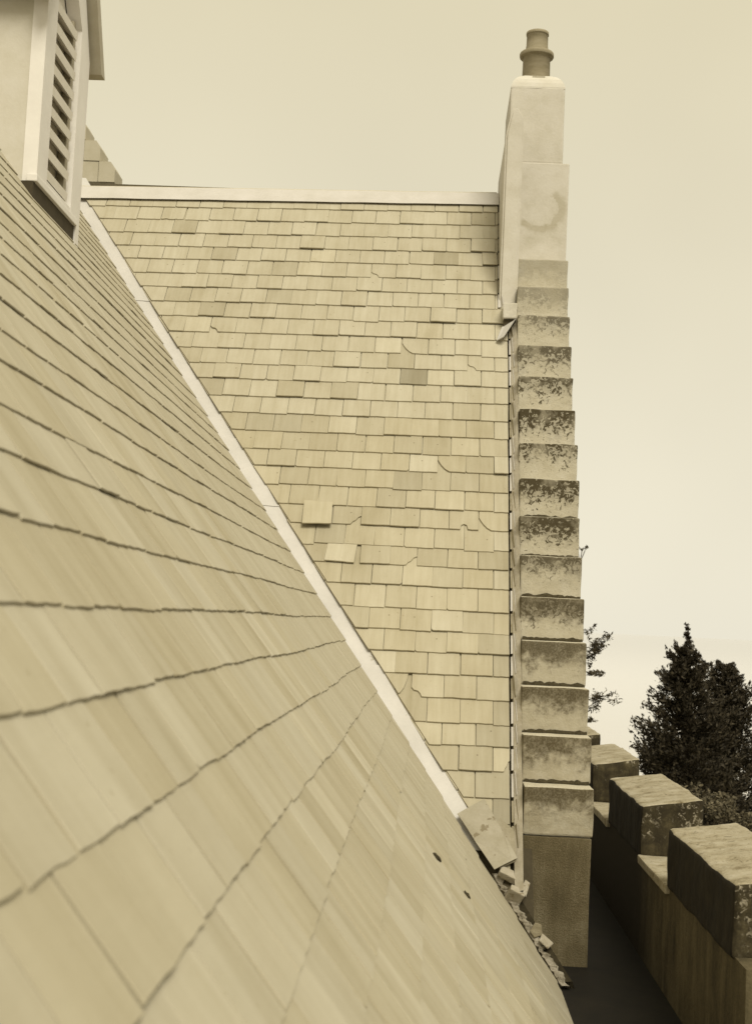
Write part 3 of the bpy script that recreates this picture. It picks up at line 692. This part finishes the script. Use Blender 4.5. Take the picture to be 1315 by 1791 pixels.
bmesh.ops.recalc_face_normals(bm, faces=bm.faces)
for f in bm.faces: f.material_index = 0
bm_obj('parapet_wall', bm, [M['pwall']], par, PO)
for y0, y1 in ((9.15, 10.32), (12.08, 13.32), (15.08, 16.32)):
    o = box('crenel_coping', PX0-.02, PX1+.01, y0, y1, -1.70, -1.638, M['ptop'], par, PO, bev=.012, cuts=4, rough=.006, seed=int(y0))
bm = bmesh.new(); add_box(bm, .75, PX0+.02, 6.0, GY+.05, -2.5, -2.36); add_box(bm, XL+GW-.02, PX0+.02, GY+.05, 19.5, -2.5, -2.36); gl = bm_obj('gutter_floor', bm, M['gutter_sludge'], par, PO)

# ------------------------------------------------------------------ loose things in the foot of the valley
gb = bmesh.new(); rows = []
for k in range(16):
    z = -1.55-.74*k/15; ax = Vector((XV-z*CT, YV+z*CT, z)); j = .02*noise.noise(Vector((k*.7, 0, 0)))
    rows.append([gb.verts.new(ax+Vector((-.03, -.05, -.05))), gb.verts.new(ax+Vector((.05, 0, -.03+j*.3))), gb.verts.new(ax+Vector((.15, 0, -.025-j*.3))), gb.verts.new(ax+Vector((.19, .02, -.12)))])
for a, b in zip(rows, rows[1:]):
    for j in range(3): gb.faces.new((a[j], a[j+1], b[j+1], b[j]))
bm_solid(gb, geom=list(gb.faces), thickness=.02)
bm_obj('gutter_bed', gb, M['gutter_dirt'], house, OFF)
mb = bmesh.new(); rows = []                    # ragged mortar that beds the lower edge of the valley
for k in range(61):
    z = -1.72-.62*k/60; ax = Vector((XV-z*CT, YV+z*CT, z)); a = noise.noise(Vector((k*.23, 1, 0))); b = noise.noise(Vector((k*.61, 7, 0)))
    w0, w1 = .03+.02*b, max(.05, .095+.045*a+.03*b); hgt = .008+.03*max(0, a+.25)+.012*b
    nb = Vector((0, -SP, CP)); ex = Vector((1, 0, 0))
    rows.append([mb.verts.new(ax+ex*w0-nb*.05), mb.verts.new(ax+ex*(w0+.008)+nb*(hgt*.7)), mb.verts.new(ax+ex*(w0+w1)*.5+nb*(hgt+.008*b)), mb.verts.new(ax+ex*(w1-.008)+nb*hgt*.8), mb.verts.new(ax+ex*w1-nb*.06)])
for a, b in zip(rows, rows[1:]):
    for j in range(4): mb.faces.new((a[j], a[j+1], b[j+1], b[j]))
bm_obj('mortar_edge', mb, M['bedding'], house, OFF)
def on_b(px, py, up):
    d = FW+RT*((px-CX)/FPX)-UP*((py-CY)/FPX); n = Vector((0, SP, -CP)); v = d*(YV*SP/n.dot(d)); return v+Vector((0, -SP, CP))*up
def sheet(name, pts, mat, label, cat, th=.008, bend=.0):
    c = sum(pts, Vector())/len(pts); bm = bmesh.new()
    prism(bm, [p-c for p in pts], (0, 0, 0), (0, -th*.8, th*.6))
    bmesh.ops.subdivide_edges(bm, edges=[e for e in bm.edges if e.calc_length() > .05], cuts=3, use_grid_fill=True)
    for v in bm.verts: v.co += Vector((0, -1, .7))*bend*noise.noise(v.co*6)
    return tag(bm_obj(name, bm, mat, None, c+Vector((0, 0, H))), label, cat)
sheet('slipped_slate', [on_b(858, 1455, .048), on_b(874, 1438, .046), on_b(907, 1468, .05), on_b(905, 1513, .062), on_b(872, 1528, .065)], M['dull_lead'], 'dark loose slate wedged against the pier under the pale fallen sheet', 'slate', .01)
sheet('lead_sheet', [on_b(799, 1432, .065), on_b(846, 1405, .062), on_b(874, 1458, .07), on_b(903, 1512, .085), on_b(863, 1533, .09)], M['sheet_lead'], 'pale crumpled lead sheet fallen across the foot of the roof valley', 'lead sheet', .006, .012)
def rubble(px, py, w, h, d, label, seed, up=.06, mat='mortar_cement', rz_=0.0):
    c = on_b(px, py, up); r = random.Random(seed*7); bm = bmesh.new(); n = r.choice((4, 5, 5, 6)); poly = []
    for k in range(n):
        a = 2*math.pi*(k+r.uniform(-.22, .22))/n+.6; poly.append((math.cos(a)*w*.62*r.uniform(.8, 1.1), 0, math.sin(a)*h*.62*r.uniform(.8, 1.1)))
    prism(bm, poly, (0, 0, 0), (0, d*.2, 0))
    bmesh.ops.bevel(bm, geom=list(bm.edges), offset=.004, segments=1, affect='EDGES')
    o = bm_obj('broken_slate', bm, M[mat], None, c+Vector((0, 0, H))); o.rotation_euler = (-.62+r.uniform(-.25, .25), r.uniform(-.3, .3)+rz_, r.uniform(-.35, .35))
    return tag(o, label, 'rubble', 'broken bits in the foot of the valley')
def block(px, py, w, h, d, label, up, ry=0.0, rx=.6):
    c = on_b(px, py, up)
    o = box('stone_block', -w/2, w/2, -d/2, d/2, -h/2, h/2, M['mortar_cement'], None, c+Vector((0, 0, H)), bev=.008, cuts=2, rough=.004, seed=px); o.rotation_euler = (rx, ry, 0)
    return tag(o, label, 'stone')
block(888, 1536, .135, .055, .07, 'pale flat stone block just below the fallen lead sheet', .045, .42)
block(899, 1572, .11, .13, .05, 'pale mortar slab under the flat stone, left of the pier foot', .03, .42)
rubble(917, 1560, .05, .14, .07, 'upright pale mortar piece against the left corner of the pier', 2, .05)
rubble(938, 1632, .075, .09, .06, 'brown and pale broken slate lying on the mortar, nearer the fallen sheet', 5, .035, 'gutter_stone', rz_=.3)
rubble(955, 1652, .095, .10, .07, 'pale broken slate lowest on the mortar strip beside the pier foot', 6, .04, rz_=.3)

# ------------------------------------------------------------------ far gable beyond the ridge
fg = thing('distant_gable', 'far stone gable with chamfered crow steps rising behind the ridge beside the dormer', 'gable', (-7.6, 22.6, 0))
FO = Vector((0, 0, H))-Vector((-7.6, 22.6, 0))
for i, (x1, z1) in enumerate(((-5.525, 7.39), (-5.79, 7.745), (-6.05, 8.10), (-6.33, 8.45), (-6.62, 8.8))):
    for j in range(2):
        xr = x1-.285*j*1.0; xl = xr-.275
        if j and i == 4: xl = -8.6
        c = .10 if j == 0 else .008; bm = bmesh.new()
        prism(bm, [(xl, 0, z1-.345), (xr, 0, z1-.345), (xr, 0, z1-c*1.25), (xr-c*.8, 0, z1), (xl, 0, z1)], (0, 22.0+j*.012, 0), (0, 22.55, 0)); bm_obj('crow_step', bm, M['far_stone'], fg, FO)
bm = bmesh.new(); prism(bm, [(-5.53, 0, -H), (-5.53, 0, 7.04), (-5.80, 0, 7.39), (-6.06, 0, 7.745), (-6.33, 0, 8.1), (-6.62, 0, 8.45), (-8.8, 0, 8.45), (-9.2, 0, 7.0), (-9.2, 0, -H)], (0, 22.04, 0), (0, 23.3, 0)); bm_obj('wall', bm, M['far_stone'], fg, FO)

# ------------------------------------------------------------------ trees
def quads_mesh(name, pts, dirs, sizes, mat, asp=.4):
    """one bent leaf blade per point, built with numpy"""
    rs = np.random.RandomState(len(pts)); n = len(pts); P = np.array(pts); D = np.array(dirs); D /= np.linalg.norm(D, axis=1)[:, None]+1e-9
    S = np.array(sizes)[:, None]; Rv = rs.normal(size=(n, 3)); A = np.cross(D, Rv); A /= np.linalg.norm(A, axis=1)[:, None]+1e-9
    V = np.stack([P-D*S*.5, P+A*S*asp*.5, P+D*S*.5, P-A*S*asp*.5], 1).reshape(-1, 3)
    F = np.arange(4*n).reshape(-1, 4)
    me = bpy.data.meshes.new(name); me.from_pydata(V.tolist(), [], F.tolist()); me.materials.append(mat); return me
def conifer(base, top, width, seed, label, mat, spire=True):
    r = random.Random(seed); t = thing('conifer_tree', label, 'tree', base)
    h = top; bm = bmesh.new(); tube(bm, [(0, 0, 0), (.03, 0, h*.4), (0, .02, h*.75), (0, 0, h*.99)], [.24, .17, .08, .012], 8)
    pts, dirs, sz = [], [], []
    z = h*.16
    while z < h*.985:
        f = 1-z/h; thin = spire and f < .095
        R0 = (.05+1.5*f) if thin else (.22 if spire else .35)+width*f
        for _ in range(4 if thin else 8):
            a = r.uniform(0, 2*math.pi); ca, sa = math.cos(a), math.sin(a); rr = R0*r.uniform(.62, 1.12); zz = z+r.uniform(-.16, .16)
            bp = [Vector((ca*rr*q, sa*rr*q, zz+rr*(-.16*math.sin(q*2.8)+.26*q**3))) for q in (k/6 for k in range(7))]
            tube(bm, bp, [.035*(1-k/7)+.006 for k in range(7)], 4)
            for _ in range(int(26+70*rr)):              # needles lie close along each branch, so tiers stay apart
                q = r.random()**.7; k = min(5, int(q*6)); p = bp[k].lerp(bp[k+1], q*6-k); sp = min(.24, .05+.13*rr)*(1.15-.5*q)
                sp = min(sp, .02+.35*f*3) if thin else sp; pts.append(p+Vector((r.gauss(0, sp), r.gauss(0, sp), r.gauss(.02, sp*.5)))); dirs.append(Vector((ca*.8+r.gauss(0, .5), sa*.8+r.gauss(0, .5), .5+r.gauss(0, .35)))); sz.append(r.uniform(.13, .26)*(.6 if thin else 1))
            for _ in range(0 if thin else 4):           # upturned plumes that give the saw-tooth outline
                q = r.uniform(.55, 1.0); k = min(5, int(q*6)); c = bp[k].lerp(bp[k+1], min(1, q*6-k)); hg = r.uniform(.22, .55)*min(1, .3+rr*.5)
                for _ in range(16):
                    v = r.random(); g = (1-v)*.10+.012
                    pts.append(c+Vector((r.gauss(0, g)+ca*.14*v, r.gauss(0, g)+sa*.14*v, hg*v))); dirs.append(Vector((ca*.25+r.gauss(0, .3), sa*.25+r.gauss(0, .3), 1))); sz.append(r.uniform(.09, .20))
        z += .16 if thin else r.uniform(.24, .36)
    bm_obj('trunk', bm, M['bark'], t)
    link('crown', quads_mesh('crown', pts, dirs, sz, M[mat]), t)
    return t
def P3(px, py, Y):
    d = FW+RT*((px-CX)/FPX)-UP*((py-CY)/FPX); return d*(Y/d.y)
tp = P3(1203, 1086, 60)
conifer((tp.x, 60, land_z(tp.x, 60)), tp.z+H-land_z(tp.x, 60), 4.4, 11, 'tall dark conifer with a thin spire, highest tree beyond the parapet', 'conifer_needles')
tp = P3(1268, 1160, 66)
conifer((tp.x, 66, land_z(tp.x, 66)), tp.z+H-land_z(tp.x, 66), 5.4, 23, 'broad blunt-topped dark conifer behind and right of the spired conifer', 'conifer_needles', False)
def sparse(base, targets, label, seed, trunk_top, fork):
    r = random.Random(seed); t = thing('pine_tree', label, 'tree', base); b = Vector(base); bm = bmesh.new()
    tt = Vector(trunk_top)+Vector((0, 0, H))-b; pts, dirs, sz = [], [], []
    tube(bm, [(0, 0, 0), tt*.5+Vector((.1, 0, 0)), tt], [.13, .09, .03], 7)
    for (px, py, Y, n, sx, sz_, q) in targets:
        c = P3(px, py, Y)+Vector((0, 0, H))-b; s0 = tt*q; m = s0.lerp(c, .5)+Vector((.06, 0, -.16))
        tube(bm, [s0, m, c], [.03, .016, .005], 5)
        for j in range(5):
            e = c+Vector((r.gauss(0, sx), r.gauss(0, .12), r.gauss(0, sz_))); tube(bm, [m.lerp(c, .6), e], [.008, .003], 4)
            for _ in range(n//5):
                pts.append(e+Vector((r.gauss(0, sx*.42), r.gauss(0, .1), r.gauss(0, sz_*.42)))); dirs.append(Vector((r.gauss(0, 1), r.gauss(0, 1), r.gauss(0, .8)))); sz.append(r.uniform(.06, .13))
    bm_obj('trunk', bm, M['bark'], t); link('crown', quads_mesh('crown', pts, dirs, sz, M['pine_needles'], .35), t)
    return t
sparse((3.2, 34, land_z(3.2, 34)), [(1045, 1128, 34, 330, .13, .16, .93), (1036, 1145, 34, 150, .10, .12, .9), (1030, 1106, 34, 60, .07, .10, .97), (1045, 1179, 34, 170, .16, .05, .9), (1062, 1217, 34, 210, .17, .10, .83), (1048, 1226, 34, 70, .14, .09, .8), (1040, 1238, 34, 60, .08, .08, .82), (1034, 1257, 34, 50, .06, .05, .76), (1019, 958, 34, 30, .05, .02, .99)],
       'thin open pine whose sparse sprays reach past the gable steps', 3, (3.35, 34, .6), .8)
def shrub(base, cx, h, w, n, label, seed, mat, name='broadleaf_tree', leaf=.16):
    r = random.Random(seed); t = thing(name, label, 'tree', base); bm = bmesh.new(); pts, dirs, sz = [], [], []
    tube(bm, [(0, 0, 0), (.05, 0, h*.5), (0, 0, h*.8)], [.16, .11, .04], 7)
    lob = [(r.uniform(-w, w)*.75, r.uniform(-w, w)*.6, h*r.uniform(.55, .93), r.uniform(.22, .46)*w) for _ in range(16)]
    for (x, y, z, q) in lob:
        tube(bm, [(0, 0, h*.45), (x*.5, y*.5, z*.8), (x, y, z)], [.05, .03, .01], 4)
        for _ in range(n//16):
            v = Vector((r.gauss(0, 1), r.gauss(0, 1), r.gauss(0, 1))).normalized()*q*r.random()**.4
            pts.append(Vector((x, y, z))+Vector((v.x, v.y, v.z*.75))); dirs.append(Vector((r.gauss(0, 1), r.gauss(0, 1), r.gauss(0, .6)))); sz.append(r.uniform(.6, 1.3)*leaf)
    bm_obj('trunk', bm, M['bark'], t); link('crown', quads_mesh('crown', pts, dirs, sz, M[mat], .6), t); return t
def place_shrub(px, py, Y, w, n, label, seed, mat, leaf=.16):
    q = P3(px, py, Y); gz = land_z(q.x, Y); shrub((q.x, Y, gz), 0, q.z+H-gz, w, n, label, seed, mat, leaf=leaf)
place_shrub(1052, 1296, 48, .75, 1500, 'small rounded treetop showing just above the farthest merlon', 5, 'pine_needles', .12)
place_shrub(1240, 1345, 40, 1.3, 4200, 'bushy pale-leaved tree in front of the dark conifers, behind the parapet', 6, 'bush_leaves', .10)
place_shrub(1300, 1380, 36, 1.2, 3600, 'lower leafy bush tree at the photo edge beside the nearest merlon', 8, 'bush_leaves', .10)
